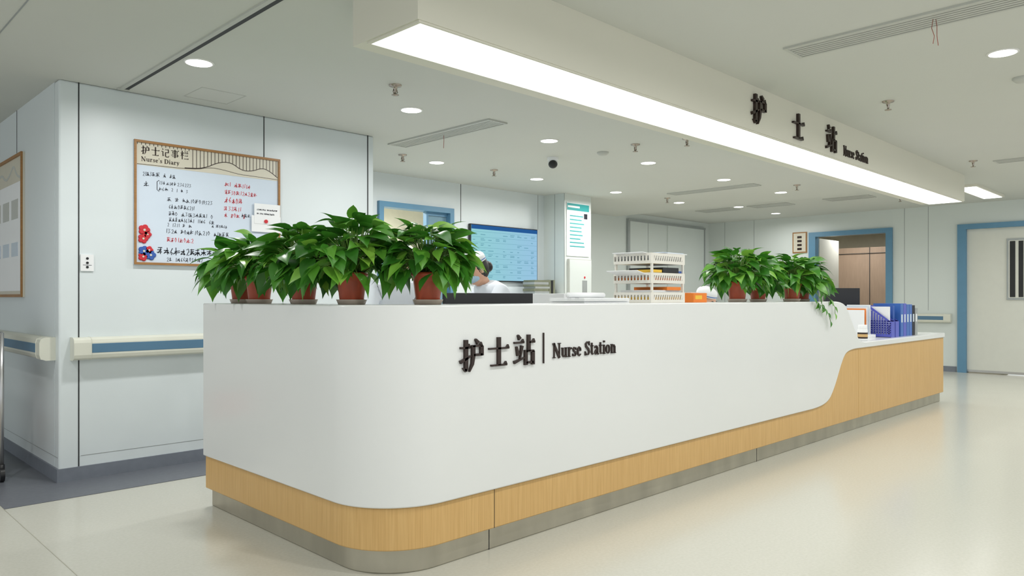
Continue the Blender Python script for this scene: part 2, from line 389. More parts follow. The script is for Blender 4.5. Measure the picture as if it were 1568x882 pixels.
# ------------------------------------------------------------------ light box
lb=empty('ceiling_light_box',(5.9,2.66,2.284))
b=MB(); b.box(1.875,9.99,2.42,2.898,2.293,H1,'bulk'); b.box(1.875,9.99,2.42,2.898,H1,H2,'bulk'); b.finish('housing',0,lb)
b=MB(); b.box(1.90,9.96,2.437,2.79,2.286,2.2925,'panel'); b.finish('diffuser_panel',0,lb)
b=MB()
b.box(1.885,9.975,2.425,2.437,2.284,2.2928,'bulk'); b.box(1.885,9.975,2.79,2.80,2.284,2.2928,'bulk'); b.box(1.885,1.90,2.437,2.79,2.284,2.2928,'bulk'); b.box(9.96,9.975,2.437,2.79,2.284,2.2928,'bulk')
b.finish('diffuser_frame',0,lb)
b=MB(); T=faceY(0,2.42,0)
glyph(b,'hu',4.71,2.335,0.215,0.215,0.02,'letters',T)
glyph(b,'shi',5.34,2.325,0.20,0.205,0.02,'letters',T)
glyph(b,'zhan',5.95,2.325,0.205,0.215,0.02,'letters',T)
latin(b,'Nurse Station',6.317,2.335,0.56,0.085,0.008,'letters',T)
b.finish('sign_lettering',0,lb)

b=MB(); b.box(10.85,12.3,2.48,2.76,H2-0.03,H2,'bulk'); b.box(10.88,12.27,2.51,2.73,H2-0.036,H2-0.03,'panel'); b.finish('ceiling_panel_light')

# ------------------------------------------------------------------ downlights
def area(name,x,y,z,size,power,parent=None,col=(1,0.988,0.965),shape='DISK',spread=math.radians(170)):
    l=bpy.data.lights.new(name,'AREA'); l.shape=shape; l.size=size; l.energy=power; l.color=col
    l.spread=spread
    o=bpy.data.objects.new(name,l); scene.collection.objects.link(o)
    if parent: o.parent=parent; o.location=(x-parent.location.x,y-parent.location.y,z-parent.location.z)
    else: o.location=(x,y,z)
    return o
def downlight(x,y,z,p=13.0):
    b=MB(); T=TR(x,y,z)
    b.lathe([(0.084,0.0),(0.084,-0.004),(0.072,-0.006)],'lightrim',T,28,cap=False)
    b.lathe([(0.0,-0.0065),(0.073,-0.0055)],'lamp',T,28,cap=False)
    o=b.finish('recessed_downlight',0,None,origin=(x,y,z))
    area('lamp',x,y,z-0.02,0.12,p,o)
for x in (0.27,1.752,3.28,4.765,6.25,7.756,9.21): downlight(x,4.31,H1)
for x in (4.73,6.2,7.69,9.17): downlight(x,5.80,H1)
for x in (-0.8,0.7,2.2,3.67,5.155,6.65,8.15,9.65,11.2,12.4): downlight(x,1.05,H2)
for x in (10.9,12.2): downlight(x,5.8,H2,10)
for x in (0.7,3.67,6.65,9.65): downlight(x,-1.2,H2)

# ------------------------------------------------------------------ sprinklers etc
def sprinkler(x,y,z):
    b=MB(); T=TR(x,y,z)
    b.lathe([(0.042,0),(0.040,-0.008),(0.014,-0.012),(0.012,-0.03),(0.008,-0.045),(0.006,-0.06),(0.024,-0.063),(0.024,-0.066),(0.002,-0.07)],'chrome',T,16)
    b.tube([(x-0.012,y,z-0.03),(x-0.018,y,z-0.045),(x-0.006,y,z-0.062)],0.003,'chrome')
    b.tube([(x+0.012,y,z-0.03),(x+0.018,y,z-0.045),(x+0.006,y,z-0.062)],0.003,'chrome')
    b.finish('fire_sprinkler',0,None,origin=(x,y,z))
for p in [(2.825,3.88,H1),(4.25,5.72,H1),(5.42,3.875,H1),(5.44,5.71,H1),(8.74,3.89,H1),(8.64,5.65,H1),(5.83,1.907,H2),(9.0,2.1,H2),(5.53,3.42,H1),(11.5,3.6,H2)]: sprinkler(*p)
b=MB(); b.lathe([(0.055,0),(0.055,-0.012),(0.035,-0.03),(0.0,-0.032)],'vent',TR(5.5,4.3,H1),24,cap=False); b.finish('smoke_detector')
b=MB(); b.lathe([(0.055,0),(0.055,-0.012),(0.035,-0.03),(0.0,-0.032)],'vent',TR(5.83,1.08,H2),24,cap=False); b.finish('smoke_detector')
b=MB(); T=TR(5.37,4.81,H1)
b.lathe([(0.055,0),(0.055,-0.02),(0.045,-0.03)],'paper',T,24); b.ell((0,0,-0.055),(0.05,0.05,0.045),'paper',T); b.ell((-0.012,-0.012,-0.066),(0.045,0.045,0.042),'black',T)
b.finish('security_camera')
def vent(x0,x1,y0,y1,z,n=6):
    b=MB(); t=0.02
    b.box(x0,x1,y0,y0+t,z-0.012,z,'vent');b.box(x0,x1,y1-t,y1,z-0.012,z,'vent');b.box(x0,x0+t,y0+t,y1-t,z-0.012,z,'vent');b.box(x1-t,x1,y0+t,y1-t,z-0.012,z,'vent')
    b.box(x0+t,x1-t,y0+t,y1-t,z-0.002,z,'ventd')
    for i in range(n):
        xx=x0+t+(x1-x0-2*t)*(i+0.5)/n
        w=(x1-x0-2*t)/n*0.34
        b.box(xx-w,xx+w,y0+t,y1-t,z-0.009,z-0.003,'vent')
    b.finish('ceiling_air_vent')
vent(3.85,4.05,4.1,5.4,H1); vent(8.25,8.45,4.2,5.4,H1); vent(4.15,4.38,0.3,1.93,H2); vent(9.13,9.33,0.3,1.95,H2)
for y in (4.15,5.34,6.26): vent(10.9,11.22,y-0.32,y+0.32,H2)
b=MB(); b.tube([(4.24,1.17,H2-0.013),(4.235,1.175,H2-0.06),(4.245,1.165,H2-0.10),(4.24,1.17,H2-0.14)],0.0015,'redwire'); b.tube([(4.25,1.16,H2-0.013),(4.252,1.155,H2-0.05),(4.252,1.155,H2-0.10),(4.256,1.15,H2-0.15)],0.0015,'redwire'); b.finish('hanging_wire')
b=MB(); b.tube([(3.95,4.75,H1-0.013),(3.952,4.75,H1-0.05),(3.948,4.75,H1-0.12)],0.002,'redwire'); b.finish('hanging_wire')

# ------------------------------------------------------------------ handrails
def rail(name,p0,p1,n):
    p0=Vector(p0);p1=Vector(p1); d=(p1-p0).normalized(); L=(p1-p0).length; n=Vector(n)
    T=frame(p0,d,(0,0,1),n)
    b=MB()
    zs=[(0.0,0.76),(0.0,0.9),(0.05,0.9),(0.075,0.89),(0.082,0.868),(0.082,0.792),(0.075,0.77),(0.05,0.76)]
    for x0,x1,off,k in [(0,0.10,0.004,'railcream'),(0.10,L-0.10,0,'railcream'),(L-0.10,L,0.004,'railcream')]:
        n_=len(zs); vs=[];
        for xx in (x0,x1):
            for (o,z) in zs: vs.append((xx,z,0.0 if o==0 else o+off))
        fs=[tuple(range(n_)),tuple(reversed(range(n_,2*n_)))]+[(i,(i+1)%n_,n_+(i+1)%n_,n_+i) for i in range(n_)]
        b.add(vs,fs,k,T)
    b.box(0.10,L-0.10,0.803,0.862,0.078,0.0835,'railblue',T)
    b.finish(name,0.004)
rail('handrail',(1.33,WY,0),(3.58,WY,0),(0,-1,0))
rail('handrail',(WX,11.9,0),(WX,5.32,0),(-1,0,0))
rail('handrail',(13,4.12,0),(13,3.32,0),(-1,0,0))
rail('handrail',(13,7.4,0),(13,5.64,0),(-1,0,0))

# ------------------------------------------------------------------ whiteboard
def scribble(b,x,y,length,h,k,T):
    cx=x
    while cx<x+length:
        w=h*random.uniform(0.6,0.95); y_=y+random.uniform(-.10,.10)*h
        t=random.random(); st=[]
        R=lambda a:random.uniform(-a,a)
        if t<0.5:
            for q in range(random.choice((2,3))):
                yy=y_+h*(0.2+0.32*q)+R(.06)*h; st.append([(cx+R(.1)*w,yy),(cx+w*random.uniform(.6,1.05),yy+random.uniform(0,.16)*h)])
            xx=cx+w*random.uniform(.25,.65); st.append([(xx,y_+h*random.uniform(.85,1.1)),(xx+R(.1)*w,y_+R(.1)*h)])
            st.append([(cx+.5*w,y_+.55*h),(cx+R(.15)*w,y_+.05*h)])
            if random.random()<.6: st.append([(cx+.5*w,y_+.5*h),(cx+.95*w,y_+.05*h)])
        elif t<0.85:
            c=random.choice((0,1,2,3))
            if c==0: st.append([(cx+.1*w,y_+.8*h),(cx+.5*w,y_+h),(cx+.6*w,y_+.6*h),(cx+.15*w,y_),(cx+.7*w,y_+.05*h)])
            elif c==1: st.append([(cx+.1*w,y_+.9*h),(cx+.6*w,y_+.95*h),(cx+.3*w,y_+.5*h),(cx+.65*w,y_+.3*h),(cx+.1*w,y_)])
            elif c==2: st.append([(cx+.5*w,y_+h),(cx+.1*w,y_+.4*h),(cx+.3*w,y_),(cx+.6*w,y_+.25*h),(cx+.15*w,y_+.4*h)])
            else: st.append([(cx+.3*w,y_+h),(cx+.1*w,y_+.5*h),(cx+.3*w,y_),(cx+.6*w,y_+.5*h),(cx+.3*w,y_+h)])
            w*=.75
        else: st.append([(cx+.35*w,y_+h),(cx+.25*w,y_)]); w*=.5
        for s in st: b.ribbon(s,max(h*0.11,.0026),0.0008,k,T)
        cx+=w*1.15+(random.random()<0.12)*h*.8
wb=empty('whiteboard',(2.22,WY-0.012,1.371))
x0,x1,z0,z1=1.701,2.739,1.371,2.2
b=MB()
b.box(x0,x1,WY-0.012,WY-0.0005,z0,z1,'board'); b.box(x0+0.014,x1-0.014,WY-0.0135,WY-0.012,2.035,z1-0.016,'boardhead')
for a in [(x0+.014,x1-.014,z0,z0+0.016),(x0+.014,x1-.014,z1-0.016,z1),(x0,x0+0.014,z0,z1),(x1-0.014,x1,z0,z1)]:
    b.box(a[0],a[1],WY-0.024,WY-0.0125,a[2],a[3],'woodframe')
b.finish('board_panel',0,wb)
b=MB(); Tb=faceY(0,WY-0.0135,0)
for i,k in enumerate(['hu','shi','ji','sh2','lan']): glyph(b,k,1.745+i*0.064,2.105,0.056,0.062,0.0015,'letters',Tb)
latin(b,"Nurse's Diary",1.745,2.062,0.25,0.03,0.0015,'letters',Tb)
mt=smoothtab([(2.03,2.05),(2.16,2.06),(2.27,2.12),(2.36,2.13),(2.44,2.08),(2.52,2.085),(2.60,2.12),(2.66,2.10),(2.72,2.06)],2)
b.ribbon(mt,0.005,0.0012,'letters',Tb)
mt2=smoothtab([(1.72,2.04),(2.1,2.045),(2.2,2.075),(2.3,2.07),(2.42,2.05),(2.5,2.05),(2.72,2.045)],2)
b.ribbon(mt2,0.003,0.0012,'letters',Tb)
x=1.72
while x<2.72:
    lo=2.17 if x<2.06 else interp(mt,x)+0.003
    b.box(x,x+0.0035,WY-0.015,WY-0.0135,max(lo,2.05),2.184,'letters'); x+=0.026
b.finish('header_print',0,wb)
b=MB(); Tb=faceY(0,WY-0.012,0)
for (xx,zz,L,h,k) in [(1.755,1.966,.21,.027,'ink'),(1.765,1.895,.05,.034,'ink'),(1.86,1.918,.20,.023,'ink'),(1.86,1.877,.19,.023,'ink'),
   (1.917,1.809,.30,.027,'ink'),(1.925,1.760,.17,.027,'ink'),(1.925,1.713,.30,.027,'ink'),(1.925,1.672,.31,.026,'ink'),(1.915,1.636,.16,.024,'ink'),(1.905,1.590,.44,.029,'ink'),
   (1.91,1.532,.17,.030,'inkred'),(1.85,1.448,.42,.046,'ink'),(1.91,1.400,.26,.027,'ink'),
   (2.315,1.953,.18,.030,'inkred'),(2.315,1.897,.24,.030,'inkred'),(2.315,1.836,.13,.038,'inkred'),(2.31,1.780,.12,.030,'inkred'),(2.31,1.730,.16,.030,'inkred'),
   (2.22,1.650,.10,.020,'ink'),(2.44,1.74,.06,.026,'ink')]:
    scribble(b,xx,zz,L,h,k,Tb)
b.ribbon([(1.862,1.945),(1.848,1.935),(1.848,1.88),(1.862,1.87)],0.004,0.0008,'ink',Tb)
b.finish('handwriting',0,wb)
b=MB()
def flower(cx,cz,r,k):
    for i in range(5):
        a=i*2*math.pi/5
        b.lathe([(r*0.5,0),(r*0.5,0.006),(r*0.35,0.009)],k,faceY(cx+r*0.55*math.cos(a),WY-0.012,cz+r*0.55*math.sin(a)),12)
    b.lathe([(r*0.22,0),(r*0.22,0.011)],'boardhead',faceY(cx,WY-0.012,cz),10)
for p in [(1.765,1.603,.036,'inkred'),(1.758,1.545,.032,'inkred'),(1.785,1.574,.026,'inkred'),(1.762,1.462,.034,'inkblue'),(1.805,1.437,.034,'inkblue'),(1.795,1.47,.026,'inkred'),(1.757,1.425,.03,'inkred')]: flower(*p)
b.finish('magnets',0,wb)
b=MB(); b.box(2.53,2.735,WY-0.028,WY-0.025,1.70,1.85,'paper'); b.box(2.51,2.74,WY-0.0255,WY-0.0245,1.64,1.76,'paper'); scribble(b,2.55,1.80,.16,.01,'ink',faceY(0,WY-0.028,0));scribble(b,2.55,1.77,.14,.01,'ink',faceY(0,WY-0.028,0))
b.lathe([(0.014,0),(0.014,0.008)],'inkred',faceY(2.62,WY-0.028,1.72),12)
b.finish('pinned_papers',0,wb)

nb=MB()
yA,yB=7.15,6.12
nb.box(WX-0.012,WX-0.0005,yB,yA,1.155,2.18,'boardhead')
for a in [(yB+.018,yA-.018,1.155,1.175),(yB+.018,yA-.018,2.16,2.18),(yB,yB+0.018,1.155,2.18),(yA-0.018,yA,1.155,2.18)]: nb.box(WX-0.024,WX-0.0125,a[0],a[1],a[2],a[3],'woodframe')
nb.box(WX-0.014,WX-0.012,yB+0.03,yA-0.03,1.20,1.98,'paper')
for i in range(3): nb.box(WX-0.016,WX-0.014,6.25+i*0.28,6.45+i*0.28,1.72,1.86,'vent')
for i in range(3): nb.box(WX-0.016,WX-0.014,6.25+i*0.28,6.45+i*0.28,1.45,1.55,'board')
T2=frame((WX-0.012,0,0),(0,1,0),(0,0,1),(-1,0,0))
nb.ribbon(smoothtab([(6.16,2.0),(6.3,2.03),(6.4,2.12),(6.5,2.06),(6.65,2.02),(6.8,2.10),(7.1,2.0)],2),0.02,0.0012,'vent',T2)
nb.finish('notice_board')
b=MB(); b.box(1.387,1.462,WY-0.01,WY-0.0005,1.32,1.425,'paper')
for z in (1.345,1.372,1.40): b.lathe([(0.008,0),(0.008,0.003)],'black',faceY(1.425,WY-0.01,z),10)
b.box(1.40,1.45,WY-0.0105,WY-0.01,1.356,1.359,'ink'); b.finish('wall_switch')

# ------------------------------------------------------------------ steel trolley at left
b=MB()
for x in (0.55,1.02):
    for y in (5.52,6.1):
        b.tube([(x,y,0.1),(x,y,0.93)],0.013,'steel',seg=10)
        b.lathe([(0.045,-0.012),(0.045,0.012)],'black',TR(x,y,0.048)@Matrix.Rotation(math.pi/2,4,'Y'),16)
        b.tube([(x,y,0.05),(x,y,0.11)],0.018,'black')
for z in (0.22,0.55,0.87): b.box(0.55,1.02,5.52,6.1,z,z+0.02,'steel')
b.box(0.6,1.0,5.56,6.0,0.89,0.97,'black'); b.box(0.62,0.99,5.56,5.9,0.57,0.75,'graytrim'); b.box(0.7,0.99,5.56,5.8,0.24,0.42,'inkred')
b.tube([(0.55,5.52,0.93),(1.02,5.52,0.93)],0.01,'steel'); b.tube([(0.55,6.1,0.93),(1.02,6.1,0.93)],0.01,'steel'); b.tube([(1.02,5.52,0.93),(1.02,6.1,0.93)],0.01,'steel')
b.finish('steel_trolley')

# ------------------------------------------------------------------ back wall window with blue frame
b=MB()
X0,X1=4.64,5.70
b.box(X0+.001,X0+0.06,6.66,6.80,0,2.199,'blueframe'); b.box(X1-0.06,X1-.001,6.66,6.80,0,2.199,'blueframe'); b.box(X0+.06,X1-.06,6.66,6.80,2.14,2.199,'blueframe')
b.box(X0+0.06,X1-0.06,6.70,6.80,0.0,0.95,'wall')
b.box(X0+0.06,X1-0.06,6.68,6.80,0.95,0.99,'blueframe')
b.box(5.33,5.36,6.72,6.78,0.99,2.14,'blueframe'); b.box(5.36,5.64,6.74,6.75,0.99,2.10,'glass'); b.box(5.36,5.64,6.72,6.78,2.10,2.14,'blueframe'); b.box(5.36,5.64,6.72,6.74,1.72,1.75,'blueframe')
b.finish('window_1')
sbox('wall_inner_room',3.72,7.25,8.6,8.7,0,H1,'cream'); sbox('wall_inner_room',3.6,3.7,6.82,8.6,0,H1,'cream')
b=MB(); b.box(4.7,5.6,8.52,8.59,0.9,2.05,'paper'); b.box(4.7,5.6,8.515,8.52,1.4,1.43,'graytrim'); b.box(5.14,5.16,8.513,8.515,0.9,2.05,'graytrim'); b.finish('wall_cabinet')
area('inner_room_lamp',5.0,7.7,H1-0.03,0.6,90)
area('inner_room_lamp',14.0,5.3,H2-0.03,0.6,28)

b=MB(); b.box(5.95,7.13,6.655,6.695,1.35,2.045,'black'); tv=b.finish('wall_television',0.004)
b=MB(); b.box(5.962,7.118,6.652,6.6545,1.364,2.033,'screen'); b.finish('screen',0,tv)
b=MB(); b.box(5.962,7.118,6.650,6.652,1.985,2.033,'scrbar')
for r in range(9):
    z=1.39+r*0.065
    b.box(5.97,7.11,6.651,6.652,z+0.045,z+0.047,'scrtxt')
    for c in range(9):
        if random.random()<0.75:
            xx=5.985+c*0.127; b.box(xx,xx+random.uniform(.03,.09),6.651,6.652,z+0.008,z+0.014,'scrtxt')
            if random.random()<0.6: b.box(xx,xx+random.uniform(.03,.08),6.651,6.652,z+0.026,z+0.031,'scrtxt')
b.finish('screen_content',0,tv)

b=MB(); b.box(6.55,7.28,6.36,6.64,0,1.2,'paper'); b.box(6.56,7.27,6.355,6.36,0.6,0.605,'seam'); b.box(6.91,6.915,6.354,6.355,0.05,1.15,'seam'); b.finish('storage_cabinet')
b=MB()
z=1.2
for i in range(6):
    h=random.uniform(.02,.035); dx=random.uniform(-.02,.02)
    b.box(6.78+dx,7.05+dx,6.38,6.58,z,z+h,'green' if i%2 else 'graytrim'); z+=h
b.box(7.07,7.11,6.40,6.58,1.2,1.38,'green'); b.box(7.115,7.15,6.40,6.58,1.2,1.37,'black'); b.box(7.155,7.19,6.40,6.58,1.2,1.38,'green')
b.finish('stack_of_books',0.002)

b=MB(); b.box(7.34,7.80,6.33,6.339,1.70,2.40,'paper'); b.box(7.345,7.795,6.3285,6.33,2.30,2.39,'teal')
b.box(7.36,7.6,6.3275,6.3285,2.335,2.36,'paper'); 
for i in range(9): b.box(7.40,7.40+random.uniform(.2,.34),6.3285,6.33,2.22-i*0.05,2.235-i*0.05,'teal')
b.box(7.69,7.76,6.3285,6.33,2.20,2.27,'ink'); b.finish('wall_poster')
b=MB(); b.box(7.36,7.82,6.305,6.339,1.02,1.66,'vent'); b.box(7.37,7.81,6.302,6.305,1.03,1.65,'wallfar'); b.box(7.62,7.72,6.30,6.302,1.22,1.38,'graytrim'); b.lathe([(0.015,0),(0.015,0.004)],'inkred',faceY(7.67,6.302,1.42),12); b.finish('hand_towel_cabinet')
b=MB(); b.box(8.55,8.75,7.53,7.549,2.05,2.30,'blue'); b.box(8.57,8.73,7.528,7.53,2.08,2.2,'board'); b.finish('wall_sign')

b=MB()
b.box(10.3,12.8,7.50,7.549,2.46,2.50,'graytrim'); b.box(10.3,10.36,7.51,7.549,0,2.46,'graytrim'); b.box(12.74,12.8,7.51,7.549,0,2.46,'graytrim')
b.box(10.36,11.55,7.525,7.549,0.01,2.46,'wallfar'); b.box(11.5,12.74,7.505,7.525,0.01,2.46,'wallfar'); b.box(10.9,10.91,7.522,7.525,0.01,2.46,'graytrim')
b.finish('door_sliding')

b=MB()
b.box(12.96,13.1,5.44,5.559,0,2.299,'blueframe'); b.box(12.96,13.1,4.181,4.28,0,2.299,'blueframe'); b.box(12.96,13.1,4.28,5.44,2.22,2.299,'blueframe')
b.finish('door_1')
b=MB(); b.box(12.985,12.999,5.60,5.86,1.95,2.32,'woodframe')
b.box(12.98,12.985,5.62,5.84,1.97,2.30,'boardhead')
for i in range(4): b.box(12.978,12.98,5.69,5.77,2.0+i*0.07,2.04+i*0.07,'letters')
b.finish('door_name_plate')
sbox('wall_ward_room_back',15.9,16,2.7,6.8,0,H2,'cream'); sbox('wall_ward_room_left',13.1,16,6.8,6.9,0,H2,'cream'); sbox('wall_ward_room_right',13.1,16,2.6,2.7,0,H2,'cream'); sbox('ceiling_ward_room',13.1,16,2.6,6.9,H2,H2+0.1,'ceil')
b=MB(); b.box(14.9,15.5,4.75,6.1,0,2.12,'brown'); b.box(14.89,14.9,5.2,5.21,0,2.12,'seam'); b.box(14.885,14.9,4.75,4.80,0,2.12,'seam'); b.box(14.88,14.885,4.76,6.1,2.0,2.01,'seam'); b.finish('wardrobe')
b=MB(); b.box(13.14,14.0,5.44,5.48,0.01,2.2,'door'); b.tube([(13.9,5.44,1.0),(13.9,5.39,1.0),(13.8,5.39,1.0)],.01,'steel'); b.finish('door_leaf_open')
b=MB()
b.box(12.96,13.1,3.12,3.239,0,2.279,'blueframe'); b.box(12.96,13.1,1.661,1.76,0,2.279,'blueframe'); b.box(12.96,13.1,1.76,3.12,2.20,2.279,'blueframe')
b.box(13.02,13.07,2.05,3.12,0.015,2.20,'door'); b.box(13.02,13.07,1.76,2.04,0.015,2.20,'door')
b.box(13.005,13.02,2.36,2.60,1.12,2.03,'graytrim'); b.box(13.0,13.005,2.385,2.575,1.15,2.0,'door')
b.box(12.998,13.0,2.39,2.45,1.16,1.99,'black'); b.box(12.998,13.0,2.49,2.56,1.16,1.99,'black')
b.tube([(13.0,2.16,1.0),(12.96,2.16,1.0),(12.96,2.28,1.0)],0.012,'steel')
b.box(13.018,13.02,2.05,3.12,0.015,0.05,'steel')
b.finish('door_2')

# ------------------------------------------------------------------ plants
def leaf(b,pos,d,up,L,W,droop,fold):
    d=d.normalized(); side=d.cross(up).normalized(); nrm=side.cross(d).normalized()
    rows=[(-0.07,.24),(0.04,.42),(0.2,.50),(0.4,.46),(0.6,.34),(0.8,.18),(0.93,.07)]
    def pt(t,x):
        z=-droop*t*t*L + fold*abs(x)*W*0.6
        return pos+d*(t*L*(1-0.15*droop*t))+side*(x*W)+nrm*z
    vs=[]
    for t,w in rows:
        c=max(t,0.0)
        vs+= [pt(t,-w),pt(t*0.9+0.03,-w*0.5),pt(c,0),pt(t*0.9+0.03,w*0.5),pt(t,w)]
    tip=len(vs); vs.append(pt(1.07,0))
    fs=[]
    for i in range(len(rows)-1):
        for j in range(4):
            o=5*i+j; fs.append((o,o+1,o+6,o+5))
    o=5*(len(rows)-1)
    for j in range(4): fs.append((o+j,o+j+1,tip))
    b.add(vs,fs,'leaf',None,True)
def plant(x,y,z,R=0.2,Ht=0.27,n=120,sc=1.0,vines=(),seed=0):
    rnd=random.Random(seed)
    b=MB(); T=TR(x,y,z)@Matrix.Scale(sc,4)
    b.lathe([(0.0,0.0),(0.060,0.0),(0.067,0.018),(0.069,0.022),(0.065,0.022),(0.058,0.006)],'saucer',T,28,cap=False)
    b.lathe([(0.0,0.006),(0.051,0.006),(0.053,0.012),(0.064,0.10),(0.069,0.125),(0.073,0.126),(0.073,0.142),(0.067,0.142),(0.064,0.12)],'terra',T,28,cap=False)
    b.lathe([(0.0,0.125),(0.064,0.122)],'soil',T,20,cap=False)
    C=Vector((x,y,z+0.135*sc)); O=C
    for i in range(n):
        ph=rnd.uniform(0,2*math.pi)
        s=rnd.uniform(-0.18,1.0); el=math.asin(s)
        k=rnd.uniform(0.6,1.0)
        ce=math.cos(el)
        out=Vector((math.cos(ph),math.sin(ph),0))
        zz=0.035+(Ht*0.74*k*math.sin(el) if s>0 else 0.28*math.sin(el)*k)
        base=C+out*(R*k*ce*0.86)+Vector((0,0,zz))
        L=rnd.uniform(0.075,0.125); W=L*rnd.uniform(0.66,0.82)
        pitch=math.radians(-36+60*max(s,0)+rnd.uniform(-26,24))
        az=ph+rnd.uniform(-0.9,0.9); o2=Vector((math.cos(az),math.sin(az),0))
        d=o2*math.cos(pitch)+Vector((0,0,1))*math.sin(pitch)
        up=(Vector((0,0,1))*math.cos(pitch)-o2*math.sin(pitch))
        sd=d.cross(up); rl=rnd.uniform(-0.6,0.6); up=up*math.cos(rl)+sd*math.sin(rl)
        leaf(b,base,d,up,L,W,rnd.uniform(0.1,0.5),rnd.uniform(0.1,0.5))
        st=O+out*rnd.uniform(0.0,0.045)
        mid=st*0.45+base*0.55+Vector((0,0,0.03))
        b.tube([st,mid,base],0.0022,'stem',seg=4)
    for i in range(8):
        ph=rnd.uniform(0,6.28); out=Vector((math.cos(ph),math.sin(ph),0))
        base=C+out*rnd.uniform(.02,.13)+Vector((0,0,Ht*rnd.uniform(.68,.88)))
        d=out*0.8+Vector((0,0,rnd.uniform(.0,.8))); leaf(b,base,d,Vector((0,0,1)),rnd.uniform(.07,.10),rnd.uniform(.04,.06),.3,.5)
        b.tube([O,base],0.002,'stem',seg=4)
    for v in vines:
        pts=[Vector(p)+Vector((x,y,z)) for p in v]
        b.tube(pts,0.0024,'stem',seg=5)
        for j,p in enumerate(pts[1:]):
            for q in range(2 if j<3 else 1):
                a=rnd.uniform(0,6.28); d=Vector((math.cos(a)*.8,-abs(math.sin(a))*.5,-0.7)); leaf(b,p,d,Vector((0,-1,.3)),.055,.036,.3,.3)
    b.finish('potted_pothos',0,None,origin=(x,y,z))
ZT=1.1205
plant(1.85,3.96,ZT,R=.24,Ht=.20,n=125,seed=1)
plant(1.81,3.68,ZT,R=.24,Ht=.24,n=145,seed=2)
plant(1.83,3.26,ZT,R=.25,Ht=.26,n=185,seed=3)
plant(1.85,2.87,ZT,R=.26,Ht=.29,n=200,seed=4)
plant(2.07,2.60,ZT,R=.225,Ht=.26,n=165,seed=5)
plant(4.83,2.58,ZT,R=.25,Ht=.26,n=170,seed=6)
plant(5.22,2.62,ZT,R=.22,Ht=.25,n=140,sc=.95,seed=7)
plant(5.68,2.57,ZT,R=.24,Ht=.25,n=160,seed=8,vines=[[(0.03,-0.05,.14),(0.08,-.13,.12),(.12,-.17,.03),(.16,-.175,-.03),(.22,-.175,-.06),(.28,-.175,-.10),(.32,-.175,-.16)],[(0.0,-0.05,.14),(0.0,-.12,.10),(.02,-.17,.02),(.10,-.175,-.02),(.20,-.175,-.05)]])
plant(5.99,2.62,ZT,R=.22,Ht=.27,n=140,sc=.9,seed=9,vines=[[(0.0,-0.05,.13),(0.03,-.15,.08),(.06,-.21,.01),(.10,-.225,-.05),(.10,-.225,-.10)]])

# ------------------------------------------------------------------ counter-top objects
b=MB()
for i in range(5):
    dx=random.uniform(-.012,.012); b.box(2.99+dx,3.38+dx,2.46+dx,2.70+dx,ZT+i*0.006,ZT+i*0.006+0.005,'paper')
b.tube([(3.0,2.58,ZT+0.044),(3.33,2.60,ZT+0.044)],0.014,'paper',seg=12); b.finish('stack_of_papers')

def trays(x0,x1,y0,y1,z):
    b=MB(); k='tray'; P=0.115
    for t in range(3):
        zb=z+t*P; h=0.062
        b.box(x0,x1,y0,y1,zb,zb+0.004,k)
        for yy in (y0,y1-0.004):
            b.box(x0,x1,yy,yy+0.004,zb+0.004,zb+0.018,k); b.box(x0,x1,yy,yy+0.004,zb+0.046,zb+h,k)
            b.box(x0,x0+.03,yy,yy+.004,zb+.018,zb+.046,k); b.box(x1-.03,x1,yy,yy+.004,zb+.018,zb+.046,k)
            xx=x0+.03
            while xx<x1-0.045:
                T=faceY(0,yy+0.004,0); b.prism([(xx+.001,zb+0.018),(xx+0.012,zb+0.018),(xx+0.022,zb+0.046),(xx+0.011,zb+0.046)],0.0038,k,T); xx+=0.0235
        b.box(x0,x0+0.004,y0+.004,y1-.004,zb+0.004,zb+0.018,k); b.box(x0,x0+0.004,y0+.004,y1-.004,zb+0.046,zb+h,k)
        yy=y0+.004
        while yy<y1-0.02: b.box(x0,x0+0.004,yy,yy+0.012,zb+0.018,zb+0.046,k); yy+=0.0235
        b.box(x1-0.004,x1,y0+.004,y1-.004,zb+0.004,zb+h,k)
        b.box(x0+0.01,x1-0.01,y0+0.008,y1-0.010,zb+0.005,zb+0.034,'yellow' if t==0 else ('orange' if t==1 else 'graytrim'))
        b.box(x0+0.02,x1-0.04,y0+0.01,y1-0.010,zb+0.034,zb+0.05,'paper')
        if t<2:
            for px in (x0+.01,x1-0.022):
                for py in (y0,y1-0.012): b.box(px,px+0.012,py,py+0.012,zb+h,zb+P,k)
    b.box(x0+0.03,x1-.02,y0+0.02,y1-0.03,z+0.063,z+0.075,'paper'); b.box(x0+0.18,x0+0.33,y0+0.01,y1-0.02,z+0.075,z+0.095,'orange')
    b.box(x0+0.13,x0+0.30,y0+0.006,y1-0.02,z+P+.064,z+P+.095,'black'); b.box(x0+0.03,x0+0.12,y0+0.006,y1-0.05,z+P+.064,z+P+.080,'yellow'); b.box(x0+0.30,x1-.01,y0+0.01,y1-0.05,z+P+.064,z+P+.076,'inkblue')
    Tp=Matrix.Translation((x0+0.02,0,z+P+.07))@Matrix.Rotation(math.radians(-14),4,'Y')
    b.box(-0.12,0.10,y0+0.03,y1-0.02,0.0,0.004,'paper',Matrix.Translation((x0+0.02,0,z+P+.045))@Matrix.Rotation(math.radians(12),4,'Y'))
    b.box(-0.06,0.14,y0+0.03,y1-0.02,0.0,0.004,'paper',Matrix.Translation((x0+0.02,0,z+2*P+.058))@Matrix.Rotation(math.radians(5),4,'Y'))
    b.box(x1-0.16,x1+0.05,y0+0.015,y1-0.02,z+2*P+.064,z+2*P+.069,'paper'); b.box(x1-0.2,x1+0.02,y0+0.02,y1-0.03,z+2*P+.069,z+2*P+.073,'board')
    b.finish('file_tray_rack')
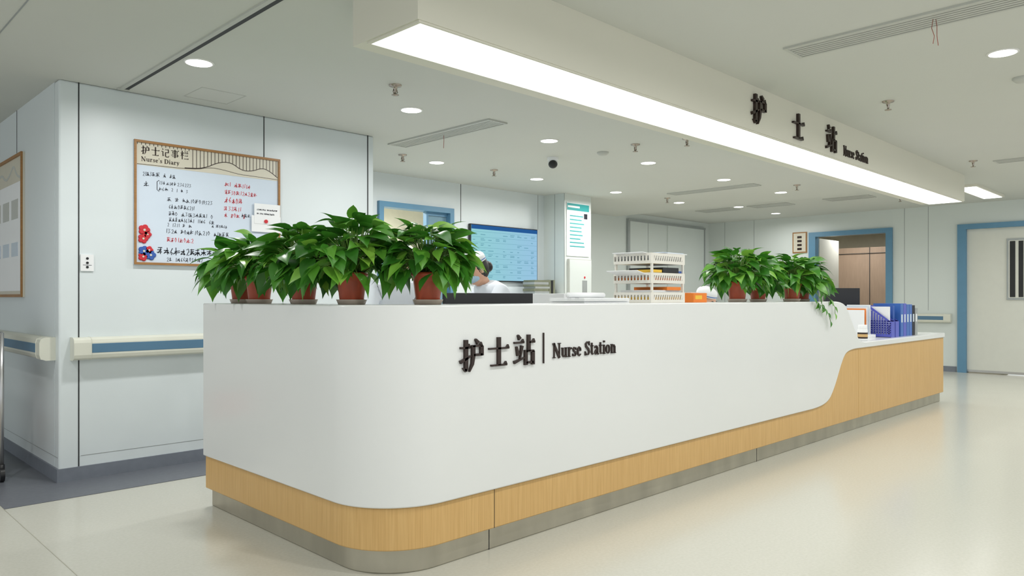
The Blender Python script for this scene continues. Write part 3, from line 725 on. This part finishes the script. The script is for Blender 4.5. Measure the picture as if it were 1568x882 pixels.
trays(3.61,3.97,2.47,2.74,ZT)
b=MB(); b.box(4.12,4.28,2.50,2.60,ZT,ZT+0.06,'orange'); b.box(4.14,4.22,2.499,2.50,ZT+0.02,ZT+0.045,'yellow'); b.box(4.14,4.24,2.53,2.58,ZT+0.06,ZT+0.064,'paper'); b.finish('tissue_box')

def monitor(x,y,z,w,h,ang,name='computer_monitor'):
    b=MB(); T=TR(x,y,z,ang)
    b.box(-w/2,w/2,-0.012,0.012,0.07,0.07+h,'black',T); b.box(-w/2+.01,w/2-.01,0.012,0.014,0.08,0.06+h,'glass',T)
    b.box(-w/4,w/4,-0.035,-0.012,0.12,h*0.8,'black',T)
    b.box(-0.025,0.025,-0.06,-0.035,0.0,0.2,'black',T); b.lathe([(0.11,0),(0.11,0.01),(0.03,0.016)],'black',T@Matrix.Translation((0,-0.02,0)),24)
    b.finish(name,0.003)
monitor(2.80,2.97,0.7605,0.66,0.345,0)
monitor(4.60,3.0,0.7605,0.5,0.30,0.0)
monitor(7.85,3.02,0.7605,0.40,0.42,math.radians(-35))
b=MB()
for i in range(5): b.box(3.28+i*0.035,3.31+i*0.035,2.85,3.1,0.7605,1.175,'ink' if i%2 else 'paper')
b.finish('file_folders_upright',0.002)
b=MB(); b.box(3.50,3.68,2.9,3.1,0.7605,0.84,'black'); b.tube([(3.52,2.95,0.85),(3.6,2.97,0.87),(3.67,2.95,0.85)],0.018,'black',seg=8); b.finish('desk_telephone',0.004)

zc=0.7625
b=MB()
def holder(x0,x1,y0,y1,z,h,k):
    for xx in (x0,x1-0.004):
        T=frame((xx,0,0),(0,1,0),(0,0,1),(1,0,0))
        b.prism([(y0,z),(y1,z),(y1,z+0.03),(y0,z+0.03)],0.004,k,T); b.prism([(y1-0.03,z+.03),(y1,z+.03),(y1,z+h),(y1-0.03,z+h)],0.004,k,T)
        b.prism([(y0,z+h*0.5-0.02),(y0,z+h*0.5),(y1-0.06,z+h),(y1-.03,z+h),(y1-.03,z+h-0.02),(y1-0.05,z+h-0.02)],0.004,k,T)
        for i in range(9):
            yy=y0+i*(y1-y0-0.04)/9; hh=h*(0.45+0.5*(i/9)); b.prism([(yy,z+0.03),(yy+0.012,z+0.03),(yy+0.012,z+hh),(yy,z+hh)],0.004,k,T)
        for j in range(6): b.prism([(y0,z+0.045+j*0.022),(y1-.03,z+0.045+j*0.022),(y1-.03,z+0.053+j*0.022),(y0,z+0.053+j*0.022)],0.003,k,T)
    b.box(x0,x1,y0,y1,z,z+0.004,k); b.box(x0,x1,y1,y1+.004,z,z+h,k); b.box(x0,x1,y0-.004,y0,z,z+h*0.5,k)
holder(7.72,7.82,2.50,2.76,zc,0.31,'purple'); holder(7.84,7.94,2.50,2.76,zc,0.31,'purple')
b.box(7.74,7.79,2.53,2.75,zc+0.005,zc+0.30,'paper'); b.box(7.87,7.92,2.53,2.75,zc+0.005,zc+0.31,'inkblue'); b.finish('magazine_file_holder')
b=MB()
for i,(k,h) in enumerate([('blue',.33),('purple',.33),('blue',.32),('blue',.32),('ink',.31),('graytrim',.28)]):
    x=8.0+i*0.09; b.box(x,x+0.082,2.50,2.76,zc,zc+h,k); b.box(x+0.018,x+0.056,2.498,2.50,zc+0.14,zc+0.22,'board'if k!='graytrim' else 'paper')
    if i==0: b.box(x-0.001,x,2.56,2.70,zc+0.1,zc+0.2,'board')
b.finish('file_box')
b=MB()
for i,k in enumerate(['paper','orange','paper','board','paper']):
    b.box(7.46+i*0.04,7.465+i*0.04+.01,2.66,2.88,zc+.03,zc+0.27+0.012*i,k)
b.box(7.44,7.66,2.62,2.90,zc,zc+0.03,'paper'); b.finish('document_stack')
b=MB(); T=TR(6.98,2.50,zc)
b.lathe([(0.0,0),(0.040,0),(0.042,0.01),(0.042,0.10),(0.034,0.115),(0.034,0.118)],'paper',T,24,cap=False); b.lathe([(0.0425,0.02),(0.0425,0.075)],'letters',T,24,cap=False); b.lathe([(0.0428,0.035),(0.0428,0.06)],'tan',T,24,cap=False); b.lathe([(0.037,0.112),(0.037,0.14),(0.034,0.143),(0.0,0.143)],'paper',T,24,cap=False); b.finish('medicine_jar')
b=MB(); b.box(6.98,7.25,2.85,3.12,zc,zc+0.13,'black'); b.box(6.99,7.24,2.846,2.85,zc+0.03,zc+0.09,'ink'); b.finish('label_printer',0.006)
b=MB(); b.box(7.0,7.22,2.88,3.02,zc+0.1305,zc+0.215,'paper'); b.box(7.02,7.12,2.878,2.88,zc+0.15,zc+0.20,'orange'); b.box(7.13,7.20,2.878,2.88,zc+0.15,zc+0.20,'inkblue'); b.box(7.07,7.15,2.93,2.97,zc+0.215,zc+0.24,'paper'); b.finish('tissue_box')

# ------------------------------------------------------------------ people
def skin(name,joints,edges,radii,matk,parent,T,root=0,sub=2):
    me=bpy.data.meshes.new(name); me.from_pydata([T@Vector(j) for j in joints],edges,[])
    ob=bpy.data.objects.new(name,me); scene.collection.objects.link(ob)
    md=ob.modifiers.new('skin','SKIN'); md.use_smooth_shade=True
    sv=me.skin_vertices[0].data
    for i,r in enumerate(radii):
        sv[i].radius=(r,r) if not isinstance(r,tuple) else r; sv[i].use_root=(i==root)
    s=ob.modifiers.new('sub','SUBSURF'); s.levels=sub; s.render_levels=sub
    dg=bpy.context.evaluated_depsgraph_get(); dg.update()
    m2=bpy.data.meshes.new_from_object(ob.evaluated_get(dg)); ob.modifiers.clear(); ob.data=m2
    m2.materials.clear(); m2.materials.append(M[matk])
    for p in m2.polygons: p.use_smooth=True; p.material_index=0
    ob.parent=parent; ob.location=-parent.location
    return ob
def nurse(x,y,ang,J,name='nurse'):
    T=TR(x,y,0,ang); par=empty(name,(x,y,0))
    pel,mid,che,nk=J['pelvis'],J['mid'],J['chest'],J['neck']
    js=[pel,mid,che,nk]; ed=[(0,1),(1,2),(2,3)]; rd=[(.15,.125),(.13,.11),(.145,.115),(.062,.062)]
    def addp(p,parent,r): js.append(p); ed.append((parent,len(js)-1)); rd.append(r); return len(js)-1
    for s in (-1,1):
        f=lambda k:(J[k][0]*s,J[k][1],J[k][2])
        i=addp(f('shoulder'),2,(.072,.072)); i=addp(f('elbow'),i,(.052,.052)); i=addp(f('wrist'),i,(.038,.038))
    skin('uniform',js,ed,rd,'coat',par,T)
    js=[pel];ed=[];rd=[(.15,.125)]
    for s in (-1,1):
        f=lambda k:(J[k][0]*s,J[k][1],J[k][2])
        i=addp(f('hip'),0,(.095,.095)); i=addp(f('knee'),i,(.066,.066)); i=addp(f('ankle'),i,(.045,.045))
    skin('trousers',js,ed,rd,'trouser',par,T)
    b=MB()
    for s in (-1,1):
        a=J['ankle']; b.ell((a[0]*s,a[1]-0.06,0.045),(.045,.125,.045),'shoe',T)
    h=Vector(J['head']); tilt=J.get('tilt',0.0)
    HT=T@Matrix.Translation(h)@Matrix.Rotation(tilt,4,'X')
    b.tube([T@Vector(nk),HT@Vector((0,0.01,-0.06))],[.055,.05],'skin',None,12)
    b.ell((0,0,0),(.074,.092,.112),'skin',HT,20,14); b.ell((0,-0.02,-0.06),(.055,.065,.055),'skin',HT)
    b.ell((0,-0.094,-0.012),(.012,.016,.024),'skin',HT,10,8)
    for s in (-1,1):
        b.ell((s*.075,0.005,-0.005),(.010,.018,.030),'skin',HT,10,8)
        b.ell((s*.030,-0.080,0.008),(.014,.009,.008),'paper',HT,10,8); b.ell((s*.030,-0.087,0.008),(.006,.004,.007),'black',HT,8,6)
        b.ell((s*.030,-0.083,0.027),(.018,.006,.004),'hair',HT,8,6)
    b.ell((0,-0.086,-0.052),(.022,.008,.006),'inkred',HT,10,6)
    b.ell((0,-0.035,-0.045),(.062,.068,.048),'mask',HT)
    b.ell((0,0.022,0.012),(.083,.088,.110),'hair',HT,20,12); b.ell((0,0.10,-0.02),(.045,.038,.045),'hair',HT)
    b.ell((0,0.01,0.078),(.090,.096,.060),'paper',HT,20,10)
    b.lathe([(.091,0.048),(.095,0.062),(.092,0.084)],'paper',HT@Matrix.Translation((0,0.01,0)),24,cap=False)
    b.lathe([(.0955,0.058),(.0955,0.065)],'blue',HT@Matrix.Translation((0,0.01,0)),24,cap=False)
    b.finish('head_and_shoes',0,par)
    for s in (-1,1):
        w=Vector((J['wrist'][0]*s,J['wrist'][1],J['wrist'][2])); e=Vector((J['elbow'][0]*s,J['elbow'][1],J['elbow'][2]))
        d=(w-e).normalized(); side=Vector((1,0,0))*s
        side=(side-d*side.dot(d)).normalized(); dn=Vector((0,0,-1)); dn=(dn-d*dn.dot(d)).normalized()
        sfx='r' if s<0 else 'l'
        skin('palm_'+sfx,[w,w+d*.03,w+d*.08],[(0,1),(1,2)],[(.024,.02),(.032,.016),(.030,.014)],'skin',par,T)
        for q,(o,l) in enumerate([(-.030,.062),(-.010,.072),(.010,.066),(.029,.052)]):
            p0=w+d*0.07+side*o; p1=p0+d*(.02+l*.45)+dn*.006; p2=p1+d*l*.3+dn*.018; p3=p2+d*l*.1+dn*.02
            skin('finger_%d_%s'%(q+1,sfx),[p0,p1,p2,p3],[(0,1),(1,2),(2,3)],[.0095,.009,.008,.007],'skin',par,T,sub=1)
        p0=w+d*.025-side*.026; p1=p0-side*.022+d*.03; p2=p1+d*.03+dn*.008
        skin('thumb_'+sfx,[p0,p1,p2],[(0,1),(1,2)],[.012,.010,.008],'skin',par,T,sub=1)
    return par
LEAN=dict(pelvis=(0,0.10,.88),mid=(0,-0.0,1.00),chest=(0,-.10,1.13),neck=(0,-.19,1.26),head=(0,-.25,1.365),tilt=0.45,
   shoulder=(.17,-.14,1.20),elbow=(.21,-.22,.97),wrist=(.11,-.40,.90),hip=(.09,.09,.82),knee=(.10,.03,.46),ankle=(.10,.08,.09))
SEAT=dict(pelvis=(0,0,.55),mid=(0,-.01,.70),chest=(0,-.03,.85),neck=(0,-.05,1.0),head=(0,-.085,1.115),tilt=0.3,
   shoulder=(.165,-.03,.92),elbow=(.21,-.14,.70),wrist=(.12,-.35,.80),hip=(.09,-.06,.53),knee=(.11,-.42,.50),ankle=(.11,-.40,.09))
def chair(x,y,ang,parent=None):
    T=TR(x,y,0,ang); b=MB()
    b.box(-.23,.23,-.24,.20,.34,.40,'chair',T); b.box(-.21,.21,.20,.24,.46,.86,'chair',T); b.box(-.03,.03,.24,.27,.33,.55,'black',T)
    b.tube([T@Vector((0,0,.08)),T@Vector((0,0,.34))],.025,'black',None,10)
    for i in range(5):
        a=i*2*math.pi/5; b.tube([(0,0,.09),(.27*math.cos(a),.27*math.sin(a),.06)],[.025,.015],'black',T); b.ell((.27*math.cos(a),.27*math.sin(a),.028),(.026,.026,.028),'black',T,10,8)
    return b.finish('office_chair',0.0)
nurse(4.04,4.12,math.radians(-105),LEAN)
nurse(3.02,4.20,math.radians(-20),LEAN)
nurse(5.93,3.56,0,SEAT); chair(5.93,3.62,0)
chair(4.6,3.6,0.3)

# ------------------------------------------------------------------ world + camera
w=bpy.data.worlds.new('World'); scene.world=w; w.use_nodes=True
w.node_tree.nodes['Background'].inputs[0].default_value=(0.93,0.97,1.0,1); w.node_tree.nodes['Background'].inputs[1].default_value=1.0
cam=bpy.data.cameras.new('Camera'); co=bpy.data.objects.new('Camera',cam); scene.collection.objects.link(co)
co.location=(0,0,1.15); co.rotation_euler=(math.radians(90),0,math.radians(-45))
cam.sensor_width=36; cam.lens=36*1136/1568; cam.shift_y=15/1568; cam.clip_start=0.05
scene.camera=co
